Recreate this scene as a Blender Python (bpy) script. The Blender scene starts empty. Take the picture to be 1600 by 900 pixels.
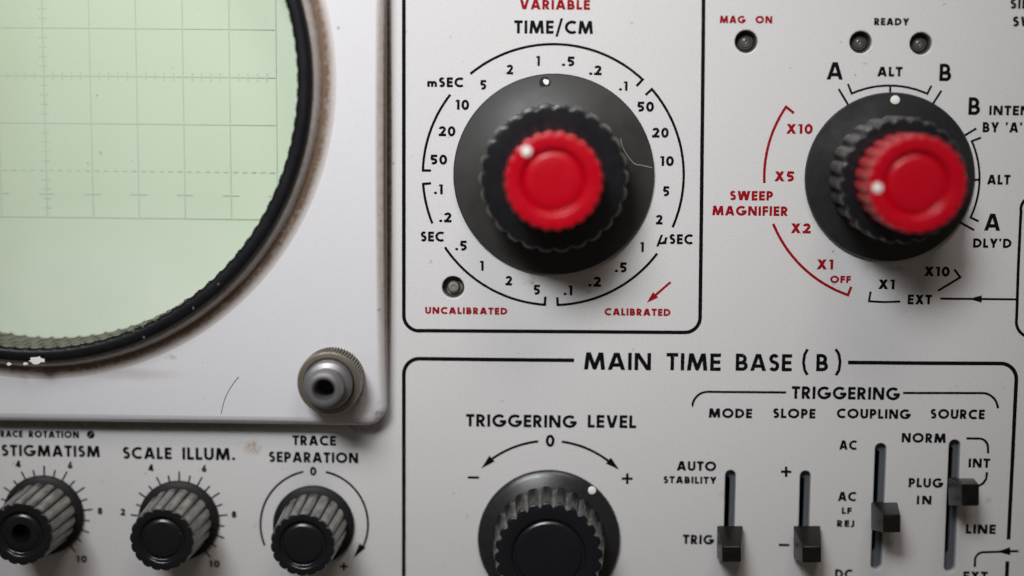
import bpy, bmesh, math, random
from mathutils import Matrix, Vector, Euler
random.seed(7)
R = math.radians
scene = bpy.context.scene
COL = scene.collection

# ------------------------------------------------------------------ camera
U = 0.000136                      # metres per photo pixel on the panel
FPX = 2500.0                      # focal length in photo pixels
D = FPX * U                       # perpendicular distance camera - panel
FOOT = (865.0, 150.0)             # photo pixel straight in front of the camera
CAM = Vector(((FOOT[0] - 800) * U, -D, (450 - FOOT[1]) * U))
PITCH, YAW, ROLL = R(6.9), R(1.42), R(0.48)
ROT = Matrix.Rotation(YAW, 3, 'Z') @ Matrix.Rotation(R(90) - PITCH, 3, 'X') @ Matrix.Rotation(ROLL, 3, 'Z')

cam_data = bpy.data.cameras.new('camera')
cam = bpy.data.objects.new('camera', cam_data)
COL.objects.link(cam)
cam.matrix_world = Matrix.Translation(CAM) @ ROT.to_4x4()
cam_data.sensor_width = 36.0
cam_data.lens = FPX * 36.0 / 1600.0
cam_data.clip_start = 0.01
cam_data.clip_end = 50.0
scene.camera = cam


def P(px, py, h=0.0):
    """photo pixel -> point on the plane h metres in front of the panel"""
    d = ROT @ Vector(((px - 800) / FPX, -(py - 450) / FPX, -1.0))
    t = (-h - CAM.y) / d.y
    return CAM + d * t


def mm(x):
    return x * 0.001


_f = P(900, 320) - CAM
cam_data.dof.use_dof = True
cam_data.dof.focus_distance = -(ROT.transposed() @ _f).z
cam_data.dof.aperture_fstop = 2.9
cam_data.dof.aperture_blades = 7

# ------------------------------------------------------------------ world and lamps
world = bpy.data.worlds.new('World')
scene.world = world
world.use_nodes = True
bg = world.node_tree.nodes['Background']
bg.inputs[0].default_value = (1.0, 0.86, 0.74, 1)
bg.inputs[1].default_value = 0.07


def area(name, loc, target, size, size_y, power, color, spread=180.0):
    l = bpy.data.lights.new(name, 'AREA')
    l.shape = 'RECTANGLE'
    l.size, l.size_y = size, size_y
    l.energy = power
    l.color = color
    l.spread = R(spread)
    o = bpy.data.objects.new(name, l)
    COL.objects.link(o)
    o.location = loc
    o.rotation_euler = (Vector(target) - Vector(loc)).to_track_quat('-Z', 'Y').to_euler()
    return o


area('key_light', (-0.17, -0.50, 0.40), (-0.036, 0, 0.078), 0.26, 0.18, 0.28, (0.965, 0.98, 1.0), 33.5)  # key lamp, spread narrowed so its falloff imitates lens vignetting
area('ceiling_light', (0.10, -0.36, 0.50), (-0.01, 0, 0.03), 0.20, 0.12, 0.10, (1.0, 0.92, 0.85), 60)

scene.view_settings.view_transform = 'Standard'
scene.view_settings.look = 'None'
scene.view_settings.exposure = 0.0
scene.view_settings.gamma = 1.0

# ------------------------------------------------------------------ materials


def nd(nt, t, **kw):
    n = nt.nodes.new(t)
    for k, v in kw.items():
        setattr(n, k, v)
    return n


def basic(name, col, rough=0.5, metal=0.0, coat=0.0, spec=0.5):
    m = bpy.data.materials.new(name)
    m.use_nodes = True
    b = m.node_tree.nodes['Principled BSDF']
    b.inputs['Base Color'].default_value = (*col, 1)
    b.inputs['Roughness'].default_value = rough
    b.inputs['Metallic'].default_value = metal
    b.inputs['Coat Weight'].default_value = coat
    b.inputs['Specular IOR Level'].default_value = spec
    return m


def noise(nt, scale, detail=4, rough=0.6, stretch=None):
    tc = nd(nt, 'ShaderNodeTexCoord')
    n = nd(nt, 'ShaderNodeTexNoise')
    n.inputs['Scale'].default_value = scale
    n.inputs['Detail'].default_value = detail
    n.inputs['Roughness'].default_value = rough
    if stretch:
        mp = nd(nt, 'ShaderNodeMapping')
        mp.inputs['Scale'].default_value = stretch
        nt.links.new(tc.outputs['Object'], mp.inputs[0])
        nt.links.new(mp.outputs[0], n.inputs['Vector'])
    else:
        nt.links.new(tc.outputs['Object'], n.inputs['Vector'])
    return n


def ramp(nt, src, p0, p1, v0=0.0, v1=1.0):
    r = nd(nt, 'ShaderNodeMapRange')
    r.inputs['From Min'].default_value = p0
    r.inputs['From Max'].default_value = p1
    r.inputs['To Min'].default_value = v0
    r.inputs['To Max'].default_value = v1
    r.clamp = True
    nt.links.new(src, r.inputs['Value'])
    return r.outputs['Result']


def mixc(nt, fac, a, b):
    m = nd(nt, 'ShaderNodeMix')
    m.data_type = 'RGBA'
    for i, v in ((0, fac), (6, a), (7, b)):
        s = m.inputs[i]
        if isinstance(v, (int, float)):
            s.default_value = v
        elif isinstance(v, tuple):
            s.default_value = (*v, 1)
        else:
            nt.links.new(v, s)
    return m.outputs[2]


def mth(nt, op, a, b=0.0):
    m = nd(nt, 'ShaderNodeMath')
    m.operation = op
    for i, v in ((0, a), (1, b)):
        if isinstance(v, (int, float)):
            m.inputs[i].default_value = v
        else:
            nt.links.new(v, m.inputs[i])
    return m.outputs[0]


def bump(nt, src, bsdf, dist, strength=1.0):
    b = nd(nt, 'ShaderNodeBump')
    b.inputs['Strength'].default_value = strength
    b.inputs['Distance'].default_value = dist
    nt.links.new(src, b.inputs['Height'])
    nt.links.new(b.outputs[0], bsdf.inputs['Normal'])


def painted_metal(name, col, rough, stains_and_shade=(), speck=0.635, spec=0.4, grain=0.06):
    m = basic(name, col, rough, spec=spec)
    nt = m.node_tree
    b = nt.nodes['Principled BSDF']
    fine = noise(nt, 2600, 2, 0.6)
    f = ramp(nt, fine.outputs['Fac'], 0.3, 0.7, 0, 1)
    c = mixc(nt, f, tuple(v * (1 - grain) for v in col), tuple(min(1, v * (1 + grain)) for v in col))
    big = noise(nt, 26, 5, 0.6)
    g = ramp(nt, big.outputs['Fac'], 0.48, 0.78, 0, 0.16)
    c = mixc(nt, g, c, (col[0] * 0.86, col[1] * 0.82, col[2] * 0.74))
    sp = noise(nt, 330, 3, 0.5)
    s = ramp(nt, sp.outputs['Fac'], speck + 0.07, speck + 0.11, 0, 0.5)
    c = mixc(nt, s, c, (col[0] * 0.5, col[1] * 0.45, col[2] * 0.36))
    sp2 = noise(nt, 560, 2, 0.5)
    s2 = ramp(nt, sp2.outputs['Fac'], 0.745, 0.775, 0, 0.6)
    c = mixc(nt, s2, c, (0.12, 0.10, 0.085))
    tc = nd(nt, 'ShaderNodeTexCoord')
    for (px, py, rx, ry, amt, sc) in stains_and_shade:
        p = P(px, py)
        mp = nd(nt, 'ShaderNodeMapping')
        mp.vector_type = 'POINT'
        ex, ez = rx * U, ry * U
        mp.inputs['Location'].default_value = (-p.x / ex, 0, -p.z / ez)
        mp.inputs['Scale'].default_value = (1 / ex, 0, 1 / ez)
        nt.links.new(tc.outputs['Object'], mp.inputs[0])
        ln = nd(nt, 'ShaderNodeVectorMath')
        ln.operation = 'LENGTH'
        nt.links.new(mp.outputs[0], ln.inputs[0])
        fall = ramp(nt, ln.outputs['Value'], 0.25 if max(rx, ry) < 200 else 0.55, 1.0, 1, 0)
        nn = noise(nt, 700, 4, 0.65)
        k = ramp(nt, nn.outputs['Fac'], 0.42, 0.66, 0.1 if rx < 60 and ry < 60 else 0.8, 1)
        c = mixc(nt, mth(nt, 'MULTIPLY', mth(nt, 'MULTIPLY', fall, k), amt), c, sc)
    nt.links.new(c, b.inputs['Base Color'])
    rr = ramp(nt, big.outputs['Fac'], 0.3, 0.7, rough - 0.06, rough + 0.08)
    nt.links.new(rr, b.inputs['Roughness'])
    bump(nt, fine.outputs['Fac'], b, 0.00004, 0.35)
    return m


BROWN = (0.20, 0.13, 0.075)
PANEL = painted_metal('panel_paint', (0.60, 0.59, 0.59), 0.46, stains_and_shade=[
    (395, 700, 18, 16, 1.1, (0.34, 0.22, 0.15)), (372, 692, 8, 6, 0.5, BROWN),
    (832, 437, 15, 16, 0.6, (0.33, 0.24, 0.16)), (1407, 419, 9, 4, 0.7, (0.30, 0.20, 0.08)),
    (1362, 415, 14, 5, 0.45, (0.25, 0.2, 0.15)), (1128, 772, 9, 10, 0.35, (0.33, 0.24, 0.16)),
    (1412, 486, 8, 6, 0.3, (0.33, 0.24, 0.16)), (1545, 782, 8, 9, 0.35, BROWN),
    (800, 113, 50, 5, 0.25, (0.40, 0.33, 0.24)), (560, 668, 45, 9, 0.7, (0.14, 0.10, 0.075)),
    (60, 660, 550, 11, 0.8, (0.16, 0.115, 0.08)), (607, 250, 7, 412, 1.1, (0.13, 0.085, 0.05)),  # bands along the bezel mix seam dirt with its painted shadow
    (730, 806, 5, 6, 0.5, (0.30, 0.24, 0.17)), (694, 887, 4, 4, 0.5, (0.2, 0.17, 0.13)),
    (563, 845, 20, 40, 0.35, (0.32, 0.22, 0.15)), (1395, 845, 16, 14, 0.5, (0.30, 0.2, 0.12)),  # from here on, knob and lever shadows painted as brown patches
    (1512, 806, 14, 11, 0.5, (0.30, 0.2, 0.12)), (132, 872, 30, 30, 0.25, (0.32, 0.22, 0.15)),
    (1500, 410, 30, 20, 0.25, (0.32, 0.22, 0.15)), (340, 872, 20, 30, 0.25, (0.32, 0.22, 0.15))])
BEZEL = painted_metal('bezel_enamel', (0.64, 0.635, 0.655), 0.36, speck=0.7, spec=0.5, grain=0.025, stains_and_shade=[
    (534, 45, 3, 4, 0.8, (0.1, 0.1, 0.1)), (100, 580, 12, 7, 0.5, BROWN), (275, 551, 14, 6, 0.9, BROWN), (215, 578, 90, 12, 0.35, (0.3, 0.24, 0.2)), (560, 553, 22, 12, 0.3, (0.3, 0.24, 0.18)),  # wide smudge below the ring paints the rim's shadow
    (390, 652, 260, 5, 0.5, BROWN), (601, 250, 12, 412, 0.75, (0.27, 0.20, 0.15)), (608, 250, 7, 420, 1.2, (0.085, 0.05, 0.028)), (300, 660, 620, 7, 1.2, (0.06, 0.045, 0.03)),  # edge bands mix seam dirt with painted shade of the side walls
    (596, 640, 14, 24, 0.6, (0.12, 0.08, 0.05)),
    (567, 610, 9, 26, 0.6, (0.2, 0.12, 0.07))])  # brown patch paints the thumb nut's shadow


def plastic(name, col, rough, dust_shade_col, dust_shade_amt, attr=True, coat=0.0, film=0.0, spec=0.5, stretch=None, even=0.0):
    m = basic(name, col, rough, coat=coat, spec=spec)
    nt = m.node_tree
    b = nt.nodes['Principled BSDF']
    n1 = noise(nt, 900, 4, 0.7, stretch)
    n2 = noise(nt, 140, 4, 0.6)
    n3 = noise(nt, 1500, 2, 0.5)
    k = mth(nt, 'ADD', ramp(nt, n1.outputs['Fac'], 0.35, 0.65, 0.15, 0.75), ramp(nt, n2.outputs['Fac'], 0.4, 0.65, 0, 0.4))
    if even:
        k = mth(nt, 'ADD', mth(nt, 'MULTIPLY', k, 1 - even), even * 0.8)
    if attr:
        at = nd(nt, 'ShaderNodeAttribute')
        at.attribute_name = 'dust_and_shade'
        k = mth(nt, 'MULTIPLY', k, at.outputs['Fac'])
    k = mth(nt, 'MULTIPLY', k, dust_shade_amt)
    flm = ramp(nt, n2.outputs['Fac'], 0.3, 0.75, film * 0.4, film)
    k = mth(nt, 'MAXIMUM', k, flm)
    spk = ramp(nt, n3.outputs['Fac'], 0.77, 0.80, 0, 0.45)
    k = mth(nt, 'MAXIMUM', k, spk)
    c = mixc(nt, k, col, dust_shade_col)
    nt.links.new(c, b.inputs['Base Color'])
    rg = mth(nt, 'ADD', mth(nt, 'MULTIPLY', k, 0.4), ramp(nt, n2.outputs['Fac'], 0.3, 0.7, rough - 0.04, rough + 0.08))
    nt.links.new(rg, b.inputs['Roughness'])
    bump(nt, n1.outputs['Fac'], b, 0.00003, 0.3)
    return m


BLACK = plastic('black_plastic', (0.0075, 0.008, 0.0105), 0.25, (0.25, 0.235, 0.205), 0.9)
BLACKSMALL = plastic('worn_black_plastic', (0.008, 0.0085, 0.0105), 0.25, (0.39, 0.37, 0.345), 1.0, stretch=(1, 0.12, 1))
SKIRT = plastic('dusty_black_skirt', (0.015, 0.0147, 0.0142), 0.42, (0.13, 0.115, 0.095), 0.05, attr=False, film=0.09)
SKIRTGLOSS = plastic('satin_black_skirt', (0.014, 0.0142, 0.0155), 0.27, (0.13, 0.115, 0.095), 0.05, attr=False, film=0.03)
SKIRTDULL = plastic('matt_black_skirt', (0.006, 0.006, 0.0065), 0.5, (0.13, 0.115, 0.095), 0.05, attr=False, film=0.02, spec=0.25)
RED = plastic('red_plastic', (0.47, 0.0, 0.010), 0.24, (0.62, 0.15, 0.13), 0.5, film=0.0, spec=0.45)
LEVER = plastic('lever_black_plastic', (0.0032, 0.0032, 0.003), 0.3, (0.15, 0.14, 0.12), 0.06, attr=False, film=0.025, spec=0.22)
INK = basic('black_ink', (0.003, 0.003, 0.0035), 0.6, spec=0.08)
REDINK = basic('red_ink', (0.27, 0.004, 0.008), 0.6, spec=0.08)
for _m, _c in ((INK, (0.003, 0.003, 0.0035)), (REDINK, (0.27, 0.004, 0.008))):
    _n = noise(_m.node_tree, 2300, 2, 0.5)
    _k = ramp(_m.node_tree, _n.outputs['Fac'], 0.74, 0.79, 0, 0.6)
    _m.node_tree.links.new(mixc(_m.node_tree, _k, _c, (0.5, 0.49, 0.48)), _m.node_tree.nodes['Principled BSDF'].inputs['Base Color'])
WHITE = plastic('white_fill', (0.86, 0.84, 0.80), 0.45, (0.50, 0.43, 0.32), 0.3, attr=False)
SILVER = plastic('satin_steel', (0.25, 0.25, 0.265), 0.36, (0.25, 0.22, 0.18), 0.3, attr=False)
SILVER.node_tree.nodes['Principled BSDF'].inputs['Metallic'].default_value = 0.7
NICKEL = plastic('tarnished_nickel', (0.27, 0.245, 0.19), 0.3, (0.05, 0.04, 0.025), 1.2, film=0.12)
NICKEL.node_tree.nodes['Principled BSDF'].inputs['Metallic'].default_value = 0.7
RINGBLACK = plastic('black_ring_paint', (0.004, 0.004, 0.006), 0.4, (0.3, 0.28, 0.24), 0.015, attr=False, spec=0.2)
RINGWALL = plastic('grimy_shaded_ring_wall', (0.60, 0.57, 0.56), 0.4, (0.175, 0.115, 0.075), 1.5, even=0.5)  # brown mix is grime with the wall's shade painted in
RINGIN = plastic('ring_thread', (0.115, 0.115, 0.08), 0.5, (0.015, 0.015, 0.01), 1.5)  # olive base takes in the screen's green reflection, grooves coloured darker
HOLE = basic('dark_cavity', (0.006, 0.006, 0.006), 0.8)
GLASSDARK = basic('smoked_lens', (0.075, 0.073, 0.068), 0.4, coat=0.3)
GLASSPALE = plastic('clear_lens', (0.24, 0.228, 0.20), 0.3, (0.06, 0.05, 0.04), 0.6, attr=False)
SLEEVE = basic('lamp_sleeve', (0.06, 0.058, 0.052), 0.45)
PLATE = plastic('grey_slot_plate', (0.085, 0.088, 0.115), 0.5, (0.05, 0.07, 0.05), 0.5, attr=False)
STEM = plastic('yellowed_lever_stem', (0.20, 0.18, 0.12), 0.5, (0.05, 0.05, 0.04), 0.5, attr=False)
CASE = basic('blue_grey_case', (0.12, 0.16, 0.19), 0.5)
HAIRDARK = basic('dark_hair', (0.03, 0.025, 0.025), 0.5)
LINT = basic('pale_lint', (0.50, 0.48, 0.44), 0.7)


def screen_mat():
    m = basic('phosphor_screen', (0.56, 0.67, 0.49), 0.4, coat=0.25)
    nt = m.node_tree
    b = nt.nodes['Principled BSDF']
    a = noise(nt, 1800, 3, 0.6)
    big = noise(nt, 34, 4, 0.5)
    c = mixc(nt, ramp(nt, a.outputs['Fac'], 0.3, 0.7), (0.485, 0.58, 0.43), (0.51, 0.605, 0.455))
    c = mixc(nt, ramp(nt, big.outputs['Fac'], 0.4, 0.7, 0, 0.35), c, (0.55, 0.62, 0.50))
    tc = nd(nt, 'ShaderNodeTexCoord')
    wob = noise(nt, 60, 4, 0.6)
    for (px, py, rx, ry, amt, sc) in ((170, 470, 420, 170, 0.75, (0.64, 0.70, 0.60)), (-60, 150, 140, 420, 0.6, (0.42, 0.50, 0.33))):  # pale haze below and ring shade at left painted into the colour
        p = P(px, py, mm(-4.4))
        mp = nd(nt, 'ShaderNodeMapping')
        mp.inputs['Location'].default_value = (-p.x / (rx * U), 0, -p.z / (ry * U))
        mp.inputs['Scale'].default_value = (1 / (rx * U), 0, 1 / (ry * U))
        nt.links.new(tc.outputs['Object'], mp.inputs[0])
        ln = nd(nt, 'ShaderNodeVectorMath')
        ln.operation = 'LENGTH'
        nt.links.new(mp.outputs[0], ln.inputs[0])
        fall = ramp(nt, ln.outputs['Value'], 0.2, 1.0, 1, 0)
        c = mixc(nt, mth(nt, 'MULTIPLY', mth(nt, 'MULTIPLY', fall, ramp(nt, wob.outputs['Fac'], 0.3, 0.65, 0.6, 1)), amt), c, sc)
    sp = noise(nt, 420, 2, 0.4)
    c = mixc(nt, ramp(nt, sp.outputs['Fac'], 0.75, 0.78, 0, 0.5), c, (0.2, 0.2, 0.14))
    nt.links.new(c, b.inputs['Base Color'])
    b.inputs['Coat Roughness'].default_value = 0.2
    return m


SCREEN = screen_mat()
GRAT = basic('graticule_line', (0.43, 0.515, 0.395), 0.6)

# ------------------------------------------------------------------ object helpers


def link(name, me, mat, parent=None, label=None):
    for mt in (mat if isinstance(mat, (list, tuple)) else [mat]):
        me.materials.append(mt)
    o = bpy.data.objects.new(name, me)
    COL.objects.link(o)
    if parent:
        o.parent = parent
    if label:
        o['label'] = label
    return o


def mesh_from(verts, faces, smooth=False, sharp=None):
    me = bpy.data.meshes.new('mesh')
    me.from_pydata([tuple(v) for v in verts], [], faces)
    me.update()
    if smooth:
        me.shade_smooth()
        if sharp:
            me.set_sharp_from_angle(angle=R(sharp))
    return me


def lathe(rings, na, centre, flute=None, depth=0.0, dust_and_shade=None, twist=None, cap=True, sharp=40, h0=0.0):
    """rings = [(radius, height, flute factor, dust)] in metres, axis towards the viewer"""
    verts, faces, dv = [], [], []
    for (r, h, f, du) in rings:
        for i in range(na):
            a = 2 * math.pi * i / na
            g = flute(a + (twist * h if twist else 0)) if flute else 0.0
            rr = r - depth * f * g
            verts.append((centre.x + rr * math.cos(a), -(h + h0), centre.z + rr * math.sin(a)))
            dv.append(du(a, g) if callable(du) else du)
    for k in range(len(rings) - 1):
        for i in range(na):
            j = (i + 1) % na
            faces.append((k * na + i, k * na + j, (k + 1) * na + j, (k + 1) * na + i))
    if cap:
        n = len(verts)
        r, h, f, du = rings[-1]
        verts.append((centre.x, -(h + h0), centre.z))
        dv.append(0.0)
        b0 = (len(rings) - 1) * na
        for i in range(na):
            faces.append((b0 + i, b0 + (i + 1) % na, n))
    me = mesh_from(verts, faces, True, sharp)
    at = me.attributes.new('dust_and_shade', 'FLOAT', 'POINT')
    for i, v in enumerate(dv):
        at.data[i].value = v
    return me


def origin_to(o, c):
    """move the object's origin to c without moving its shape (mesh data is in world space, parents at the origin)"""
    o.data.transform(Matrix.Translation(-c))
    o.location = c


class Flat:
    """collects flat ink shapes lying on the panel"""

    def __init__(self, h=mm(0.03)):
        self.v, self.f, self.h, self.k, self.step = [], [], h, 0, 1

    def poly(self, pts, lift=True):
        if lift:
            self.k = (self.k + self.step) % 8
        b = len(self.v)
        for (x, z) in pts:
            self.v.append((x, -(self.h + self.k * 2e-6), z))
        self.f.append(tuple(range(b, b + len(pts))))

    def ribbon(self, pts, w, closed=False):
        cl = [pts[0]]
        for p in pts[1:]:
            if math.hypot(p[0] - cl[-1][0], p[1] - cl[-1][1]) > 1e-9:
                cl.append(p)
        pts = cl
        n = len(pts)
        if n < 2:
            return
        L, Rr = [], []
        for i in range(n):
            p = Vector(pts[i])
            a = Vector(pts[i - 1]) if (i > 0 or closed) else None
            c = Vector(pts[(i + 1) % n]) if (i < n - 1 or closed) else None
            d0 = (p - a).normalized() if a is not None and (p - a).length > 1e-12 else None
            d1 = (c - p).normalized() if c is not None and (c - p).length > 1e-12 else None
            if d0 is None:
                d0 = d1
            if d1 is None:
                d1 = d0
            n0, n1 = Vector((-d0.y, d0.x)), Vector((-d1.y, d1.x))
            m = n0 + n1
            if m.length < 1e-6:
                m = n0
            m.normalize()
            s = 1.0 / max(0.35, m.dot(n0))
            L.append(p + m * (w / 2 * s))
            Rr.append(p - m * (w / 2 * s))
        self.k = (self.k + self.step) % 8
        rng = range(n if closed else n - 1)
        b = len(self.v)
        y = -(self.h + self.k * 2e-6)
        for i in range(n):
            self.v.append((L[i].x, y, L[i].y))
            self.v.append((Rr[i].x, y, Rr[i].y))
        for i in rng:
            j = (i + 1) % n
            self.f.append((b + 2 * i, b + 2 * i + 1, b + 2 * j + 1, b + 2 * j))

    def px(self, pts, w):
        q = [P(x, y, self.h) for (x, y) in pts]
        self.ribbon([(p.x, p.z) for p in q], w * U)

    def pxpoly(self, pts):
        q = [P(x, y, self.h) for (x, y) in pts]
        self.poly([(p.x, p.z) for p in q])

    def build(self, name, mat, parent, label=None):
        return link(name, mesh_from(self.v, self.f), mat, parent, label)


def arcpts(cx, cy, rx, ry, a0, a1, n=24):
    return [(cx + rx * math.cos(R(a0 + (a1 - a0) * i / n)), cy + ry * math.sin(R(a0 + (a1 - a0) * i / n))) for i in range(n + 1)]


# ------------------------------------------------------------------ stroke alphabet, cap height 1
def glyph(c, w):
    """returns (advance width, list of ('r', pts, closed) or ('p', pts))"""
    a = w / 2
    out = []

    def rb(*pts, closed=False):
        out.append(('r', list(pts), closed))

    def para(x0, y0, x1, y1):
        hx = a * math.hypot(x1 - x0, y1 - y0) / abs(y1 - y0)
        out.append(('p', [(x0 - hx, y0), (x0 + hx, y0), (x1 + hx, y1), (x1 - hx, y1)]))

    hd = w * 0.54
    if c == 'A':
        W = 0.84
        para(hd, 0, W / 2 - 0.03, 1)
        para(W - hd, 0, W / 2 + 0.03, 1)
        rb((0.22, 0.285), (W - 0.22, 0.285))
    elif c == 'B':
        W = 0.64
        rb((a, 0), (a, 1))
        r1, r2 = (0.5 - a) / 2 + 0.015, (0.5 - a) / 2 + 0.035
        t = 1 - a - 2 * r1
        rb((a, 1 - a), *arcpts(W - 0.06 - a - r1, 1 - a - r1, r1, r1, 90, -90), (a, t))
        r2 = (t - a) / 2
        rb((a, t), *arcpts(W - a - r2, a + r2, r2, r2, 90, -90), (a, a))
    elif c == 'C':
        W = 0.80
        rb(*arcpts(0.5, 0.5, 0.5 - a, 0.5 - a + 0.01, 52, 308, 36))
    elif c == 'D':
        W = 0.80
        rb((a, 0), (a, 1))
        rx = 0.42
        rb((a, 1 - a), (W - a - rx, 1 - a), *arcpts(W - a - rx, 0.5, rx, 0.5 - a, 90, -90, 30)[1:], (a, a))
    elif c == 'E':
        W = 0.53
        rb((a, 0), (a, 1))
        for y in (a, 0.505, 1 - a):
            rb((a, y), (W - (0.03 if 0.3 < y < 0.7 else 0), y))
    elif c == 'F':
        W = 0.51
        rb((a, 0), (a, 1))
        for y in (0.49, 1 - a):
            rb((a, y), (W, y))
    elif c == 'G':
        W = 0.96
        rb(*arcpts(0.5, 0.5, 0.5 - a, 0.5 - a + 0.01, 48, 352, 40))
        rb((0.52, 0.5 - a * 0.6), (0.965, 0.5 - a * 0.6))
    elif c == 'I':
        W = w
        rb((a, 0), (a, 1))
    elif c == 'J':
        W = 0.40
        rb((W - a, 1), *arcpts(W - a - 0.17, 0.26, 0.17, 0.17, 0, -115, 14))
    elif c == 'K':
        W = 0.7
        rb((a, 0), (a, 1))
        para(0.28, 0.45, W - hd, 1)
        para(W - hd, 0, 0.3, 0.55)
    elif c == 'L':
        W = 0.48
        rb((a, 0), (a, 1))
        rb((a, a), (W, a))
    elif c == 'M':
        W = 1.02
        para(hd, 0, 0.20, 1)
        para(W - hd, 0, W - 0.20, 1)
        para(W / 2, 0.08, 0.22, 1)
        para(W / 2, 0.08, W - 0.22, 1)
        out.append(('p', [(W / 2 - w * 0.5, 0.09), (W / 2 + w * 0.5, 0.09), (W / 2 + w * 0.3, 0.0), (W / 2 - w * 0.3, 0.0)]))
    elif c == 'N':
        W = 0.80
        rb((a, 0), (a, 1))
        rb((W - a, 0), (W - a, 1))
        para(a + 0.02, 1, W - a - 0.02, 0)
    elif c == 'O':
        W = 1.0
        rb(*arcpts(0.5, 0.5, 0.5 - a, 0.5 - a + 0.01, 0, 360, 48)[:-1], closed=True)
    elif c == 'P':
        W = 0.60
        rb((a, 0), (a, 1))
        r1 = 0.225
        rb((a, 1 - a), *arcpts(W - a - r1, 1 - a - r1, r1, r1, 90, -90), (a, 1 - a - 2 * r1))
    elif c == 'R':
        W = 0.64
        rb((a, 0), (a, 1))
        r1 = 0.215
        rb((a, 1 - a), *arcpts(W - 0.04 - a - r1, 1 - a - r1, r1, r1, 90, -90), (a, 1 - a - 2 * r1))
        para(W - hd * 1.1, 0, 0.27, 0.5)
    elif c == 'S':
        W = 0.56
        H = 1 - w
        u, l = H * 0.235, H * 0.265
        rb(*arcpts(W / 2, 1 - a - u + 0.01, W / 2 - a - 0.02, u, 28, 262, 20), *arcpts(W / 2, a + l - 0.01, W / 2 - a, l, 82, -150, 22))
    elif c == 'T':
        W = 0.58
        rb((W / 2, 0), (W / 2, 1))
        rb((0, 1 - a), (W, 1 - a))
    elif c == 'U':
        W = 0.70
        r = W / 2 - a
        rb((a, 1), (a, a + r), *arcpts(W / 2, a + r, r, r + 0.01, 180, 360, 20)[1:], (W - a, 1))
    elif c == 'V':
        W = 0.78
        para(W / 2 - 0.03, 0, hd, 1)
        para(W / 2 + 0.03, 0, W - hd, 1)
    elif c == 'W':
        W = 1.12
        para(W * 0.27, 0, hd, 1)
        para(W * 0.29, 0, W / 2 - 0.02, 1)
        para(W * 0.71, 0, W / 2 + 0.02, 1)
        para(W * 0.73, 0, W - hd, 1)
    elif c == 'X':
        W = 0.76
        para(hd, 0, W - hd - 0.03, 1)
        para(W - hd, 0, hd + 0.03, 1)
    elif c == 'Y':
        W = 0.74
        rb((W / 2, 0), (W / 2, 0.46))
        para(W / 2 - 0.02, 0.42, hd, 1)
        para(W / 2 + 0.02, 0.42, W - hd, 1)
    elif c == '0':
        W = 0.66
        rb(*arcpts(W / 2, 0.5, W / 2 - a, 0.5 - a + 0.01, 0, 360, 40)[:-1], closed=True)
    elif c == '1':
        W = 0.36
        rb((W - a, 0), (W - a, 1))
        out.append(('p', [(0.0, 0.80), (W - a, 0.84), (W - a, 1.0), (0.06, 1.0)]))
    elif c == '2':
        W = 0.64
        r = W / 2 - a - 0.01
        rb(*arcpts(W / 2, 1 - a - r, r, r, 172, -28, 20), (0.2, a))
        rb((0.02, a), (W, a))
    elif c == '4':
        W = 0.66
        rb((W - 0.2, 0), (W - 0.2, 1))
        para(0.10, 0.24, W - 0.22, 1)
        rb((0.0, 0.24 + a * 0.2), (W, 0.24 + a * 0.2))
    elif c == '5':
        W = 0.60
        rb((0.12, 1 - a), (W - 0.02, 1 - a))
        rb((0.19, 1.0), (0.13, 0.50))
        rb((0.10, 0.545), *arcpts(W / 2 - 0.03, 0.33, W / 2 - a + 0.03, 0.33 - a, 100, -125, 22))
    elif c == '6':
        W = 0.64
        r = W / 2 - a
        rb(*arcpts(W / 2, a + r, r, r, 0, 360, 30)[:-1], closed=True)
        para(a + 0.06, 0.42, W - 0.2, 1)
    elif c == '8':
        W = 0.62
        u, l = (1 - w) * 0.23, (1 - w) * 0.27
        rb(*arcpts(W / 2, 1 - a - u, W / 2 - a - 0.03, u, 0, 360, 26)[:-1], closed=True)
        rb(*arcpts(W / 2, a + l, W / 2 - a, l, 0, 360, 28)[:-1], closed=True)
    elif c == '.':
        W = w * 1.15
        out.append(('p', arcpts(W / 2, W / 2, W / 2, W / 2, 0, 330, 11)))
    elif c == "'":
        W = w * 1.0
        out.append(('p', [(0.0, 1.0), (w, 1.0), (w * 0.6, 0.66), (w * 0.15, 0.66)]))
    elif c == '/':
        W = 0.52
        out.append(('p', [(0.0, -0.22), (w * 0.8, -0.22), (W, 1.18), (W - w * 0.8, 1.18)]))
    elif c == '(':
        W = 0.3
        rb(*arcpts(0.95, 0.48, 0.85, 1.0, 137, 223, 16))
    elif c == ')':
        W = 0.3
        rb(*arcpts(-0.65, 0.48, 0.85, 1.0, 43, -43, 16))
    elif c == 'm':
        W = 0.86
        x = 0.62
        r = (W - w) / 4
        rb((a, 0), (a, x))
        rb((a, x - a - r), *arcpts(a + r, x - a - r, r, r, 180, 0, 14), (a + 2 * r, 0))
        rb((a + 2 * r, x - a - r), *arcpts(a + 3 * r, x - a - r, r, r, 180, 0, 14), (a + 4 * r, 0))
    elif c == '\u03bc':
        W = 0.9
        out.append(('p', [(-0.10, -0.25), (w - 0.10, -0.25), (0.30 + w, 0.98), (0.30, 0.98)]))
        rb((0.14, 0.26), *arcpts(0.38, 0.26, 0.24, 0.17, 195, 330, 12), (0.62, 0.3))
        out.append(('p', [(0.55, 0.0), (0.55 + w, 0.0), (0.72 + w, 0.72), (0.72, 0.72)]))
        rb((0.6, a), (0.86, a * 1.4))
    elif c == ' ':
        W = 0.36
    else:
        W = 0.5
    return W, out




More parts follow.
